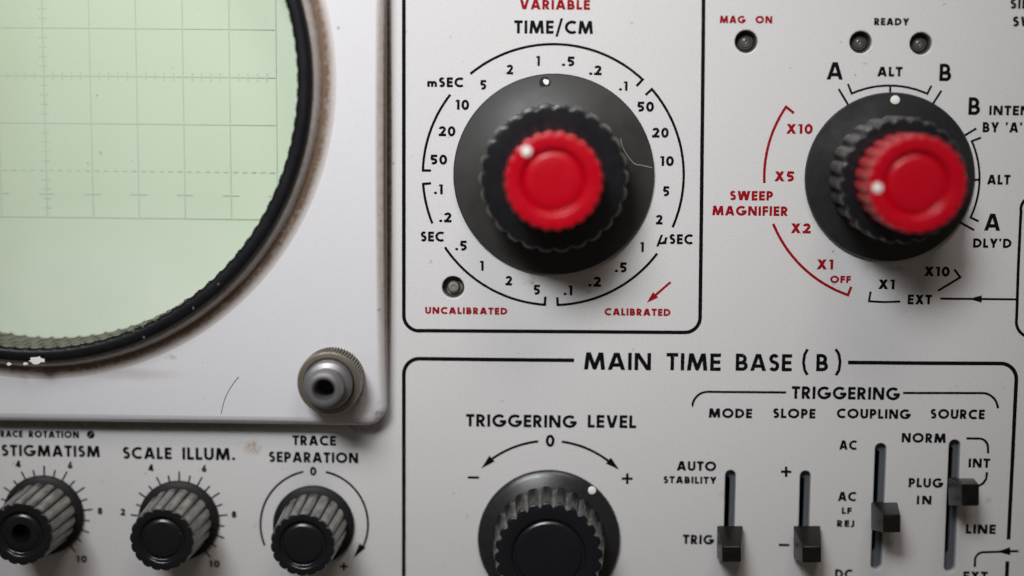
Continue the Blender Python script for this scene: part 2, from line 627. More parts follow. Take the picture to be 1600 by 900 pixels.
def text(parent, s, xl, xr, yt, yb, mat=INK, name='lettering', label=None, wgt=None):
    """letters printed on the panel between photo pixels xl..xr, cap top yt, baseline yb"""
    wgt = wgt or min(0.262, max(0.195, 0.262 - (yb - yt - 10.5) * 0.0049))
    p0, p1, pt = P(xl, yb), P(xr, yb), P((xl + xr) / 2, yt)
    pm = P((xl + xr) / 2, yb)
    cap = (pt.z - pm.z) * 1.0
    width = p1.x - p0.x
    gl = [glyph(c, wgt) for c in s]
    tot = sum(g[0] for g in gl)
    n = len(s)
    sx = 1.0
    x0 = p0.x
    if n > 1:
        gap = 0.115
        sx = min(1.36, max(0.72, (width / cap) / (tot + gap * (n - 1))))
        tr = (width / cap / sx - tot) / (n - 1)
    else:
        tr = 0
        nat = tot * cap
        sx = min(1.12, max(0.86, width / nat))
        x0 = (p0.x + p1.x) / 2 - nat * sx / 2
    fl = Flat()
    x = 0.0
    for g in gl:
        for it in g[1]:
            pts = [(x0 + (x + q[0]) * cap * sx, pm.z + q[1] * cap) for q in it[1]]
            if it[0] == 'r':
                fl.ribbon(pts, wgt * cap * (0.6 + 0.4 * sx), it[2])
            else:
                fl.poly(pts)
        x += g[0] + tr
    o = fl.build(name, mat, parent, label)
    origin_to(o, Vector((x0 + x * cap * sx / 2, 0, pm.z)))
    return o


def pxarc(cx, cy, r, a0, a1, n=48, ry=None):
    """angles clockwise from the top in degrees, in photo pixels"""
    return [(cx + r * math.sin(R(a0 + (a1 - a0) * i / n)), cy - (ry or r) * math.cos(R(a0 + (a1 - a0) * i / n))) for i in range(n + 1)]


def ang(cx, cy, x, y):
    return math.degrees(math.atan2(x - cx, -(y - cy)))


def arrowhead(fl, tip, base, hw):
    dx, dy = base[0] - tip[0], base[1] - tip[1]
    l = math.hypot(dx, dy)
    nx, ny = -dy / l * hw, dx / l * hw
    fl.pxpoly([tip, (base[0] + nx, base[1] + ny), (base[0] - nx, base[1] - ny)])


# ------------------------------------------------------------------ the instrument
scope = bpy.data.objects.new('oscilloscope', None)
COL.objects.link(scope)
scope['label'] = 'vintage grey oscilloscope front panel with green screen, black and red knobs and lever switches'
scope['category'] = 'oscilloscope'


def curve_plate(loops, h_back, h_front, bev):
    """flat plate with holes, loops = lists of (x, z); the first is the outline"""
    cu = bpy.data.curves.new('plate', 'CURVE')
    cu.dimensions = '2D'
    cu.fill_mode = 'BOTH'
    for lp in loops:
        sp = cu.splines.new('POLY')
        sp.points.add(len(lp) - 1)
        for i, (x, z) in enumerate(lp):
            sp.points[i].co = (x, z, 0, 1)
        sp.use_cyclic_u = True
    th = (h_front - h_back) / 2
    cu.extrude = th - bev
    cu.bevel_depth = bev
    cu.bevel_resolution = 3
    cu.offset = -bev
    ob = bpy.data.objects.new('plate', cu)
    COL.objects.link(ob)
    dg = bpy.context.evaluated_depsgraph_get()
    me = bpy.data.meshes.new_from_object(ob.evaluated_get(dg))
    bpy.data.objects.remove(ob)
    me.materials.clear()
    # (x, z, t) -> (x, -(t + mid), z)
    mid = (h_front + h_back) / 2
    for v in me.vertices:
        x, z, t = v.co
        v.co = (x, -(t + mid), z)
    me.shade_smooth()
    me.set_sharp_from_angle(angle=R(35))
    return me


def rrect(x0, z0, x1, z1, r, n=10):
    pts = []
    for (cx, cz, a0) in ((x1 - r, z1 - r, 0), (x0 + r, z1 - r, 90), (x0 + r, z0 + r, 180), (x1 - r, z0 + r, 270)):
        pts += arcpts(cx, cz, r, r, a0, a0 + 90, n)
    return pts


def circ(c, r, n=96):
    return arcpts(c.x, c.z, r, r, 0, 360, n)[:-1]


AX = P(62, 122)                                      # axis of the picture tube
LAMPS = [(1166, 65, 17.5, 'dark'), (1345, 66, 17.0, 'dark'), (1439, 68, 17.0, 'dark'), (708, 449, 17.5, 'pale')]
SLOTS = [((1141.5, 743), (1138.5, 866), 8.4), ((1258.5, 744), (1255, 866), 8.4),
         ((1376.3, 701.5), (1369.6, 882), 8.9), ((1491.8, 696), (1484, 886), 8.9)]


def slot_loop(a, b, r, grow=0.0, n=12):
    p, q = P(*a), P(*b)
    rr = r * U + grow
    d = math.degrees(math.atan2(q.z - p.z, q.x - p.x))
    return arcpts(p.x, p.z, rr, rr, d + 90, d + 270, n) + arcpts(q.x, q.z, rr, rr, d - 90, d + 90, n)


tl, br = P(-640, -480), P(2040, 1330)
loops = [rrect(tl.x, br.z, br.x, tl.z, mm(4))]
loops.append(circ(AX, 440 * U, 128))
for (x, y, r, k) in LAMPS:
    loops.append(circ(P(x, y), r * U, 48))
for s in SLOTS:
    loops.append(slot_loop(*s))
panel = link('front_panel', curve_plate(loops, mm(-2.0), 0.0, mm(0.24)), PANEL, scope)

# case behind the panel
v = []
for h in (mm(-2.0), mm(-150)):
    for (x, z) in ((tl.x + mm(3), br.z + mm(3)), (br.x - mm(3), br.z + mm(3)), (br.x - mm(3), tl.z - mm(3)), (tl.x + mm(3), tl.z - mm(3))):
        v.append((x, -h, z))
link('case', mesh_from(v, [(0, 1, 5, 4), (1, 2, 6, 5), (2, 3, 7, 6), (3, 0, 4, 7), (4, 5, 6, 7)]), CASE, scope)

# ------------------------------------------------------------------ screen, ring and bezel plate
bh = mm(5.2)
b1 = P(607, 660, 0)
bx0 = 2 * AX.x - b1.x
bz1 = 2 * AX.z - b1.z
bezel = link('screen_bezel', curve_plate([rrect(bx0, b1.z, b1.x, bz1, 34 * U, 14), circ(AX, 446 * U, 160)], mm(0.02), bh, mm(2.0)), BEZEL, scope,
             'white enamelled screen surround with rounded corner and edges darkened by dirt and painted shade')

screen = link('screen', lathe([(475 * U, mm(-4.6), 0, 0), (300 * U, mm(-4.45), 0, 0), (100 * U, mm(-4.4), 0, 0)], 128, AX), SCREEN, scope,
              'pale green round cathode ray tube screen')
gc = P(68, 118, mm(-4.3))
dx = (P(431, 121, mm(-4.3)).x - gc.x) / 5
dz = (gc.z - P(68, 339, mm(-4.3)).z) / 3
fl = Flat(mm(-4.36))
lw = 1.9 * U
fl.step = 0
for i in range(-5, 6):
    fl.ribbon([(gc.x + i * dx, gc.z - 3 * dz), (gc.x + i * dx, gc.z + 3 * dz)], lw * (1.3 if i == 0 else 1))
fl.k = 1
for j in (-3, -1, 0, 1, 3):
    fl.ribbon([(gc.x - 5 * dx, gc.z + j * dz), (gc.x + 5 * dx, gc.z + j * dz)], lw * (1.3 if j == 0 else 1))
fl.k = 2
for j in (-2, 2):
    for k in range(-25, 25):
        x = gc.x + (k + 0.25) * dx / 5
        fl.ribbon([(x, gc.z + j * dz), (x + 0.52 * dx / 5, gc.z + j * dz)], lw * 1.3)
fl.k = 3
for k in range(-25, 26):
    x = gc.x + k * dx / 5
    if k % 5:
        fl.ribbon([(x, gc.z - 6.5 * U), (x, gc.z + 6.5 * U)], lw)
fl.k = 4
for k in range(-15, 16):
    z = gc.z + k * dz / 5
    if k % 5:
        fl.ribbon([(gc.x - 6.5 * U, z), (gc.x + 6.5 * U, z)], lw)
fl.k = 5
for i in range(-5, 6):
    for j in (-2.5, 2.5):
        fl.ribbon([(gc.x + i * dx - 13 * U, gc.z + j * dz), (gc.x + i * dx + 13 * U, gc.z + j * dz)], lw)
fl.build('graticule', GRAT, screen)

nfl = 118


def knurl(a):
    t = abs(math.sin(a * nfl / 2))
    return (1 - t) ** 2.2


rr = [(416, 9.9, 0.6), (418, 10.3, 0.15), (422, 10.5, 0), (430, 10.5, 0), (434, 10.3, 0), (437, 9.8, 0), (438.5, 8.9, 0)]
ring = link('retaining_ring', lathe([(r * U, mm(h), f, 0) for r, h, f in rr], 1560, AX, knurl, 3.0 * U, cap=False), RINGBLACK, scope,
            'black ring round the screen with chipped paint')
rw = [(438.5, 8.9, 0.75), (441, 8.7, 0.45), (444.5, 7.9, 0.28), (447, 7.0, 0.5), (449.5, 6.3, 1.0), (451, 6.2, 1.3), (453, 6.05, 0.95), (458, 5.65, 0.8), (462, 5.45, 0.5), (466, 5.3, 0.22), (470, 5.2, 0.06), (474, 5.16, 0.0)]  # dip in the brown mix paints a pale highlight band
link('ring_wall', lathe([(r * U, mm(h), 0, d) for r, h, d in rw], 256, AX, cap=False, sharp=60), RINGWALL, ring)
ri = [(416, 9.9, 0.6), (415.5, 8.5, 1), (415.5, 5, 1), (415.5, 1, 1), (415.5, -4.4, 1)]
link('ring_thread', lathe([(r * U, mm(h), f, lambda a, g: g) for r, h, f in ri], 1560, AX, knurl, 3.0 * U, cap=False, twist=-7.0), RINGIN, ring)


def chip(px, py, h, rx, ry, parent, mat=WHITE, n=15, name='paint_chip', jag=0.55):
    c = P(px, py, h)
    pts = []
    for i in range(n):
        a = 2 * math.pi * i / n
        k = 1 - jag * random.random()
        pts.append((c.x + math.cos(a) * rx * U * k, -h, c.z + math.sin(a) * ry * U * k))
    return link(name, mesh_from(pts, [tuple(range(n))]), mat, parent)


for (x, y, a, b) in ((58, 563, 14, 7), (40, 568, 5, 3), (14, 569, 5, 3), (223, 510, 3, 3), (209, 517, 4, 2.5), (262, 488, 3, 2.5), (302, 481, 2.5, 3),
                     (341, 444, 2.5, 2.5), (225, 527, 2.5, 2), (289, 469, 2.5, 2), (243, 501, 3, 1.6)):
    chip(x, y, mm(10.56), a, b, ring, WHITE if a > 4 else NICKEL)

# ------------------------------------------------------------------ printing on the panel
T = lambda *a, **k: text(panel, *a, **k)


def lines(name, mat, *paths, w=3.4, heads=(), label=None, parent=None):
    f = Flat(mm(0.028))
    for p in paths:
        f.px(p, w * 1.16)
    for h in heads:
        arrowhead(f, *h)
    return f.build(name, mat, parent or panel, label)


def corner(cx, cy, r, a0, a1):
    return pxarc(cx, cy, r, a0, a1, 12)


# borders
lines('border_line', INK, [(631, -190), (631, 493)] + corner(655, 493, 24, -90, -180) + [(655, 516.7), (860, 518), (1070, 519.5)] +
      corner(1070, 495.5, 24, -180, -270) + [(1094, 490), (1096, 330), (1098.5, 90), (1101, -190)], w=5.0,
      label='black rounded border round the time dial')
lines('border_line', INK, [(897, 563), (780, 562)] + [(655, 560.5)] + corner(655, 584.5, 24, 0, -90) + [(631, 620), (631, 800), (630.5, 1100)], w=5.2)
lines('border_line', INK, [(1325, 566.4), (1450, 567.5), (1564, 568)] + corner(1564, 592, 24, 0, 90)[:-1] + [(1588, 592), (1581.5, 728), (1575.8, 843)], w=5.2)
lines('border_line', INK, [(1574.2, 877), (1570, 960), (1563, 1100)], w=5.2)
lines('border_line', INK, [(1700, 529), (1614, 527.5)] + corner(1612, 503, 24, -180, -90) + [(1588.6, 495), (1591, 420), (1594.5, 345), (1595.5, 330)] + corner(1617, 328, 22, -90, 0) + [(1700, 305.5)], w=4)

# time dial
TC = (864.5, 272.8)
TR = 203.8


def seg(x0, y0, x1, y1, c=TC, r=TR, n=40):
    a0, a1 = ang(*c, x0, y0), ang(*c, x1, y1)
    return pxarc(c[0], c[1], r, a0, a1, n)


dial = lines('dial_scale', INK,
             seg(735, 115.5, 1003, 125.5) + [(994.6, 134.5)],
             [(1008.7, 148.5)] + seg(1018, 139.8, 1050.5, 355),
             seg(703, 147.5, 661, 266.3) + [(673.5, 266.5)],
             [(673.5, 286.3)] + seg(661, 287.5, 675, 349.5),
             seg(695.5, 386, 851.3, 476.2) + [(852.2, 463.5)],
             [(870.7, 464.5)] + seg(871.5, 476.5, 1026, 395.5), w=3.4, label='black bracketed scale round the time dial')
for s, xl, xr, yt, yb in (('5', 749.3, 760.4, 125, 140), ('2', 790.7, 802.2, 101, 116.2), ('1', 837.3, 844, 87.5, 103), ('.5', 877.8, 897.8, 88.4, 103.3),
                          ('.2', 920.4, 940, 102.2, 117.3), ('.1', 967, 980.7, 127, 141.8), ('50', 995, 1022, 159, 174.4), ('10', 711.5, 733.3, 156, 171.6),
                          ('20', 685, 711.8, 197.3, 212.8), ('50', 671.8, 699, 241.8, 257), ('.1', 678, 692, 288, 303.6), ('.2', 686, 705.5, 332, 347.3),
                          ('.5', 711, 729.5, 376, 391.5), ('1', 749.5, 756, 407.5, 423), ('2', 789.3, 800.4, 431, 446), ('5', 833, 844, 445, 460.4),
                          ('.1', 880.4, 894.4, 446, 461.5), ('.2', 919, 939, 432.3, 447.8), ('.5', 960.4, 979.3, 410, 425.5), ('1', 1000, 1006, 378.4, 393.8),
                          ('20', 1018.4, 1045, 199.6, 215), ('10', 1031, 1053, 244, 259.3), ('5', 1035, 1046, 291, 306.5), ('2', 1024, 1035.5, 335.6, 350.7)):
    text(dial, s, xl, xr, yt, yb, name='numeral')
text(dial, 'mSEC', 667.3, 724.4, 121, 136)
text(dial, 'SEC', 657, 694, 361.8, 377.3)
text(dial, 'SEC', 1045.5, 1082.7, 366, 381.5)
text(dial, '\u03bc', 1027, 1042, 366.5, 381.5, wgt=0.235)
T('VARIABLE', 812, 921.8, -0.5, 14.9, REDINK, label='red word VARIABLE')
T('TIME/CM', 803.3, 926.7, 32.2, 52.7)
T('UNCALIBRATED', 664, 793, 480.2, 490.9, REDINK, label='red word UNCALIBRATED')
T('CALIBRATED', 944.4, 1047.8, 482, 493.2, REDINK, label='red word CALIBRATED')
lines('arrow', REDINK, [(1047.8, 440.7), (1018, 466.5)], w=3.2, heads=[((1010.5, 473.2), (1024.5, 460.5), 6)], label='red arrow above CALIBRATED')

# sweep mode dial
SC = (1389, 277)
mag = lines('dial_scale', REDINK, [(1240.4, 176.7)] + seg(1228.2, 166.9, 1194.7, 286, SC, 194.8), seg(1207.5, 350, 1325, 461, SC, 194.8) + [(1330, 448)], w=3.6,
            label='red bracketed scale of the sweep magnifier')
for s, xl, xr, yt, yb in (('X10', 1228.4, 1270, 193.8, 209), ('X5', 1210, 1240.7, 267.8, 283.3), ('X2', 1235.5, 1266.7, 349, 364.4), ('X1', 1276, 1302, 405.3, 421)):
    text(mag, s, xl, xr, yt, yb, REDINK, name='numeral')
text(mag, 'OFF', 1296.7, 1329, 431, 442.2, REDINK)
T('SWEEP', 1140, 1207.8, 298.4, 313, REDINK, label='red word SWEEP')
T('MAGNIFIER', 1112.7, 1231, 322, 336.9, REDINK, label='red word MAGNIFIER')
T('MAG', 1124.4, 1165, 24.7, 36.2, REDINK, label='red word MAG')
T('ON', 1180, 1206.7, 25, 36.5, REDINK, label='red word ON')
T('READY', 1365.5, 1420.4, 28.2, 39.6)
mode = lines('dial_scale', INK,
             [(1310.4, 139), (1324.8, 163)], [(1325, 131)] + seg(1331, 146.7, 1448.5, 147.3, (1389.5, 277), 143.3) + [(1455.5, 133.8)],
             [(1471, 141.5), (1456, 165)], [(1391, 134), (1391, 150)],
             [(1525.5, 200.7), (1501, 215.5)], [(1533, 215)] + seg(1518.4, 220.6, 1515, 339, (1388, 278), 142.5) + [(1529.3, 346)],
             [(1516, 281), (1530, 281)], [(1497, 345.5), (1522, 359.6)],
             [(1360.4, 455.5), (1357.8, 470.7), (1382, 472), (1406.7, 471.2)], [(1465.5, 454.4), (1500.4, 433.3), (1491, 420.7)], w=2.9,
             label='black bracketed scale of the sweep mode dial')
text(mode, 'A', 1291, 1317.3, 97, 124.4)
text(mode, 'B', 1467.3, 1486, 99.5, 126.7)
text(mode, 'ALT', 1370.4, 1410, 104.4, 119.6)
text(mode, 'B', 1512.7, 1531, 152, 179.6)
text(mode, 'INTENSIFIED', 1545, 1676, 165.5, 180.4)
text(mode, "BY 'A'", 1535, 1597, 191, 207)
text(mode, 'ALT', 1542, 1578.4, 273, 288.4)
text(mode, 'A', 1537, 1563, 333.8, 360.6)
text(mode, "DLY'D", 1520, 1580.4, 372.7, 387.2)
text(mode, 'X1', 1372, 1397.8, 436.7, 451.8)
text(mode, 'X10', 1443.8, 1484, 416.7, 431.6)
text(mode, 'EXT', 1417.8, 1456, 460.4, 475.6)
T('SINGLE', 1577.8, 1654, -1.5, 13.8)
T('SWEEP', 1581.8, 1652, 26, 41.5)
lines('arrow', INK, [(1469, 466.6), (1590, 467.8)], w=2.9, heads=[((1514, 467.0), (1534, 467.2), 5.8)])

# main time base
for s, xl, xr, yt, yb in (('MAIN', 912.2, 1017.3, 551, 578), ('TIME', 1041, 1126, 552, 579), ('BASE', 1149, 1237, 553, 579.7), ('B', 1275, 1293.5, 553, 580)):
    T(s, xl, xr, yt, yb)
lines('parenthesis', INK, [(1262, 545.5), (1257.2, 554), (1255.4, 566), (1257.2, 578), (1261.5, 586)], w=4.0)
lines('parenthesis', INK, [(1306, 545.5), (1311, 554), (1312.6, 566), (1311, 578), (1306.2, 586.5)], w=4.0)
T('TRIGGERING', 728, 900.7, 648, 667.4)
T('LEVEL', 918, 994, 648.7, 668.5)
lvl = lines('dial_scale', INK, seg(841, 689.3, 762, 723, (857.5, 842), 153.2), seg(877.8, 689.6, 957, 725.5, (857.5, 842), 153.2),
            [(731, 746), (748.5, 746.2)], [(971.8, 747.8), (988.5, 748)], [(980.1, 739.5), (980.1, 756.3)], w=3.4,
            heads=[((752, 732), (768.8, 716.5), 6.2), ((967.3, 733.8), (950.5, 719.5), 6.2)])
text(lvl, '0', 852, 867, 679.3, 698)
T('TRIGGERING', 1236.7, 1405.5, 604.5, 624)
lines('bracket_line', INK, [(1081.3, 634)] + pxarc(1106, 636.5, 24.3, -84, 0, 12) + [(1228.5, 613.2)], w=3.2)
lines('bracket_line', INK, [(1411, 614), (1535, 614.2)] + pxarc(1535, 638, 23.8, 0, 78, 12) + [(1559.4, 638)], w=3.2)
T('MODE', 1107, 1175, 638.2, 653)
T('SLOPE', 1207.3, 1274, 638.5, 653.4)
T('COUPLING', 1307, 1422.7, 639, 654)
T('SOURCE', 1453.3, 1538.4, 639.6, 654.5)
T('AC', 1311, 1339, 688, 702.7)
T('NORM', 1408.4, 1477.8, 676.8, 691.6)
T('INT', 1512.7, 1546.7, 716.3, 730.7)
lines('bracket_line', INK, [(1510, 685), (1530, 685.3)] + pxarc(1530, 699, 13.7, 8, 82, 8) + [(1544, 708.5)], w=3.2)
lines('bracket_line', INK, [(1542.2, 737.5), (1541, 748), (1536, 755.5), (1527, 760)], w=3.2)
T('AUTO', 1057.3, 1119, 720.7, 735.6)
T('STABILITY', 1036.2, 1119.5, 744.5, 755.5)
T('TRIG', 1066.7, 1115.5, 835.6, 850.4)
lines('plus_sign', INK, [(1220.3, 737), (1236.5, 737.3)], [(1228.4, 729), (1228.4, 745.2)], w=3.6)
lines('minus_sign', INK, [(1217, 851.5), (1233.3, 851.7)], w=3.6)
T('AC', 1309, 1337.8, 768.4, 783)
T('LF', 1315, 1330.4, 793, 803)
T('REJ', 1307.3, 1335, 812.8, 823.3)
T('DC', 1304.4, 1332, 889.6, 904)
T('PLUG', 1419.3, 1473.3, 747.2, 761.6)
T('IN', 1431.8, 1455.6, 774.4, 788.2)
T('LINE', 1508.4, 1555.6, 819.4, 834)
T('EXT', 1504.4, 1542.7, 893, 908)
lines('arrow', INK, [(1523.2, 885.8), (1523.5, 877)] + pxarc(1537, 876.5, 13.7, -80, -8, 8) + [(1555, 862.3), (1591, 861)], w=3.2, heads=[((1557, 862.2), (1578.5, 861.2), 6.3)])

# lower left legends
T('TRACE', -7, 35.5, 672.6, 683)
T('ROTATION', 45, 123.6, 673.2, 684)
T('ASTIGMATISM', -17, 156.4, 695.5, 713.3)
T('SCALE', 191.7, 268.5, 698.8, 717.2)
T('ILLUM.', 285, 367.8, 699.6, 718.8)
T('TRACE', 457, 525, 680.6, 696)
T('SEPARATION', 420, 559.7, 706.5, 722.8)
sep = lines('dial_scale', INK, seg(472.8, 736, 414.5, 852, (491, 820), 83.5)[:1] + pxarc(491, 819.5, 84, -12.5, -113, 40), pxarc(491, 819.5, 84, 12.5, 118, 44), [(531, 885), (543.5, 885.2)],
            [(537.2, 878.8), (537.2, 891.5)], w=3.0, heads=[((552.5, 872), (566.5, 852.5), 6)])
text(sep, '0', 483.9, 495, 729.5, 743)
for (cx, cy, nums) in ((69, 804, (('4', 28.6, 725), ('6', 109.7, 727), ('8', 156.5, 798.5), ('10', 127.8, 873.5))),
                       (280, 812.5, (('2', 192, 800), ('4', 236, 731), ('6', 319, 732), ('8', 365.8, 804), ('10', 335.3, 881)))):
    ticks = []
    for k in range(0, 21):
        a = (k / 2 - 5) * 28
        r1 = 76 if k % 2 == 0 else 71.5
        ticks.append(pxarc(cx, cy, 1, a, a, 1)[:1] and [(cx + 60 * math.sin(R(a)), cy - 60 * math.cos(R(a))), (cx + r1 * math.sin(R(a)), cy - r1 * math.cos(R(a)))])
    sc = lines('dial_scale', INK, *ticks, w=2.3)
    for s, x, y in nums:
        wd = 8 if len(s) == 1 else 17
        text(sc, s, x - wd / 2, x + wd / 2, y - 5.4, y + 5.4, name='numeral')

# ------------------------------------------------------------------ knobs


def flutes_wide(n):
    def g(a):
        return (0.5 + 0.5 * math.cos(n * a)) ** 2.6
    return g


def flutes_narrow(n):
    def g(a):
        return 1 - abs(math.cos(n * a / 2)) ** 0.36
    return g


def grip(R0, R1, h0, h1, rec, n, depth, kind, recess=1.0, chamfer=2.6, dustf=None, hole=0, cd=0.4):
    """fluted knob body: base radius, front radius (pixels), heights (mm), recess radius (pixels)"""
    f = flutes_wide(n) if kind == 'wide' else flutes_narrow(n)
    dl = dustf or (lambda a, g: g)
    rings = [(R0 * U, mm(h0), 1, dl)]
    for k in range(1, 5):
        t = k / 5
        rings.append(((R0 + (R1 - R0) * t) * U, mm(h0 + (h1 - h0) * t), 1, dl))
    c = chamfer
    hc = c * U * 1000
    d2 = lambda a, g: cd * dl(a, g)
    rings += [(R1 * U, mm(h1 - hc), 1, dl), ((R1 - c * 0.3) * U, mm(h1 - hc * 0.3), 0.95, d2), ((R1 - c) * U, mm(h1), 0.8, 0.0),
              ((R1 - c * 2.2) * U, mm(h1 + 0.03), 0.35, 0), ((R1 - c * 3.6) * U, mm(h1 + 0.05), 0, 0)]
    gr = recess
    rings += [((rec + 4) * U, mm(h1 + 0.05), 0, 0), ((rec + 2.4) * U, mm(h1 - 0.02), 0, 0), ((rec + 0.8) * U, mm(h1 - gr * 0.45), 0, 0), ((rec - 1) * U, mm(h1 - gr * 0.9), 0, 0),
              ((rec - 2.6) * U, mm(h1 - gr), 0, 0), ((rec - 4.4) * U, mm(h1 - gr * 0.8), 0, 0), ((rec - 6) * U, mm(h1 - gr * 0.55), 0, 0), ((rec - 8.5) * U, mm(h1 - gr * 0.45), 0, 0), (rec * 0.5 * U, mm(h1 - gr * 0.42), 0, 0)]
    if hole:
        rings[-1] = ((hole + 2) * U, mm(h1 - recess * 0.45), 0, 0)
        rings += [(hole * U, mm(h1 - recess - 0.2), 0, 0), (hole * 0.92 * U, mm(h1 - recess - 4), 0, 0)]
    return rings, f, depth * U, n * (20 if kind == 'narrow' else 12)


def knob(px, py, name, label, R0, R1, h0, h1, rec, n, depth, kind, mat, skirt=None, skirt_mat=None, dots=(), rot=0.0, hole=0, recess=1.0, dustf=None, chamfer=2.6, cd=0.4):
    c = P(px, py)
    rings, f, d, na = grip(R0, R1, h0, h1, rec, n, depth, kind, recess, chamfer, dustf, hole, cd)
    g = lambda a: f(a + rot)
    me = lathe(rings, na, c, g, d, sharp=50)
    o = link(name, me, mat, scope, label)
    origin_to(o, Vector((c.x, 0, c.z)))
    if skirt:
        sm = lathe([(r * U, mm(h), 0, 0) for r, h in skirt], 160, c, cap=False, sharp=35)
        s = link('skirt', sm, skirt_mat)
        origin_to(s, Vector((c.x, 0, c.z)))
        s.parent = o
        s.location = (0, 0, 0)
    for (dxp, dyp, h, r) in dots:
        q = P(dxp, dyp, mm(h))
        dm = lathe([(r * U * 1.0, mm(h - 0.3), 0, 0), (r * U, mm(h + 0.12), 0, 0), (r * 0.85 * U, mm(h + 0.2), 0, 0)], 24, q, sharp=60)
        dob = link('pointer_dot', dm, WHITE)
        origin_to(dob, Vector((c.x, 0, c.z)))
        dob.parent = o
        dob.location = (0, 0, 0)
    return o


HR0, HR1 = 13.6, 26.5
tknob = knob(865, 273, 'fluted_knob', 'large black fluted knob under the red knob of the time dial', 113, 112, 2.2, 13.8, 60, 26, 5.0, 'wide', BLACK,
             [(156, 0.05), (156.5, 0.5), (156, 0.95), (154.5, 1.15), (140, 1.35), (113, 2.0), (105, 2.3)], SKIRT, rot=0.1, recess=0.5, dustf=lambda a, g: 0.95 * (1 - g), chamfer=4.6, cd=0.85)
# chipped pointer mark on the big skirt
q = P(851.5, 129, mm(1.3))
hm = lathe([(8.8 * U, mm(1.42), 0, 0), (7.0 * U, mm(1.42), 0, 0)], 24, q)
for ob in (link('pointer_hole', hm, HOLE, tknob),):
    ob.location = -tknob.location
cp = chip(853.6, 128.5, mm(1.46), 6.6, 7.2, tknob, n=9, jag=0.5, name='pointer_dot')
cp.location = -tknob.location

mknob = knob(1389, 277, 'fluted_knob', 'black fluted knob under the red knob of the sweep mode dial', 96, 95, 2.0, 13.8, 58, 24, 5.5, 'wide', BLACK,
             [(130.5, 0.05), (131, 0.5), (130.5, 1.0), (129, 1.25), (118, 1.45), (97, 1.9), (88, 2.1)], SKIRTGLOSS, dots=((1398.5, 156.5, 1.35, 7.2),), rot=0.05, recess=0.5, dustf=lambda a, g: 0.55 * (1 - g), chamfer=3.4, cd=0.5)  # pale ridge mix paints in the lit highlights of the flutes
rdust = lambda a, g: 0.9 * (1 - g)
for (px, py, dot, lab) in ((865, 273, (822.5, 236), 'small red fluted knob in front of the time dial'),
                           (1389, 277, (1371, 293.5), 'small red fluted knob in front of the sweep mode dial')):
    knob(px, py, 'variable_knob', lab, 72, 71, HR0, HR1, 46, 24, 3.2, 'wide', RED, dots=((*dot, HR1 + 0.03, 7.6),), rot=0.02, recess=1.0, dustf=rdust)
    if px == 865:
        pass

knob(857.5, 842, 'fluted_knob', 'black fluted knob of the triggering level control', 91, 84, 2.6, 12.8, 56, 24, 6.0, 'wide', BLACK,
     [(113.5, 0.05), (114, 0.5), (113.5, 1.0), (111.5, 1.3), (104, 1.65), (91, 2.5), (80, 2.9)], SKIRTGLOSS, dots=((925, 766.5, 1.85, 6.4),), rot=0.08, recess=0.7)
sd = lambda a, g: max(0.0, 1 - 1.6 * g)
for (px, py, lab, hole, rec) in ((69, 804, 'small black fluted knob with a hole in its face, under ASTIGMATISM', 13, 33),
                                 (280, 812.5, 'small black fluted knob under SCALE ILLUM.', 0, 34),
                                 (490.5, 820, 'small black fluted knob under TRACE SEPARATION', 0, 35)):
    knob(px, py, 'fluted_knob', lab, 54.5, 50.5, 1.6, 15.6, rec, 18, 5.0, 'narrow', BLACKSMALL,
         [(65, 0.05), (65.5, 0.5), (65, 0.9), (63, 1.15), (56, 1.4), (50, 1.6)], SKIRTDULL, rot=random.random(), hole=hole, dustf=sd, recess=0.7)

# ------------------------------------------------------------------ thumb nut on the bezel
nc = P(520.5, 590.5, bh)


def nut_kn(a):
    return (0.5 + 0.5 * math.cos(a * 66)) ** 1.4


nut = link('thumb_nut', lathe([(49.5 * U, mm(5.2), 1, 0), (50 * U, mm(5.6), 1, lambda a, g: 0.35 + 0.6 * g), (50 * U, mm(8), 1, lambda a, g: 0.35 + 0.6 * g), (50 * U, mm(11.0), 1, lambda a, g: 0.35 + 0.6 * g), (49.5 * U, mm(11.4), 0.5, 0.1), (48.2 * U, mm(11.75), 0.1, 0), (47 * U, mm(11.8), 0, 0),  # knurled wall coloured darker than the face, its shade painted in
                               (40 * U, mm(11.8), 0, 0), (38.5 * U, mm(11.5), 0, 0), (36 * U, mm(11.0), 0, 0)], 1056, nc, nut_kn, 3.0 * U, cap=False, sharp=30), NICKEL, scope,
           'knurled tarnished nut with a hollow steel post on the bezel corner')
link('post', lathe([(37.3 * U, mm(10.9), 0, 0), (37.5 * U, mm(13.6), 0, 0), (36.8 * U, mm(14.0), 0, 0), (34 * U, mm(14.3), 0, 0), (30 * U, mm(14.4), 0, 0), (27.6 * U, mm(14.6), 0, 0), (27.2 * U, mm(15.2), 0, 0),
                    (27 * U, mm(18.8), 0, 0), (26 * U, mm(19.3), 0, 0), (24 * U, mm(19.5), 0, 0), (18 * U, mm(19.45), 0, 0), (16.2 * U, mm(19.1), 0, 0), (15.2 * U, mm(18.3), 0, 0), (14.6 * U, mm(12), 0, 0)], 96, nc, sharp=50), SILVER, nut)
link('post_hole', lathe([(14.5 * U, mm(12.6), 0, 0), (7 * U, mm(12.5), 0, 0)], 32, nc), HOLE, nut)

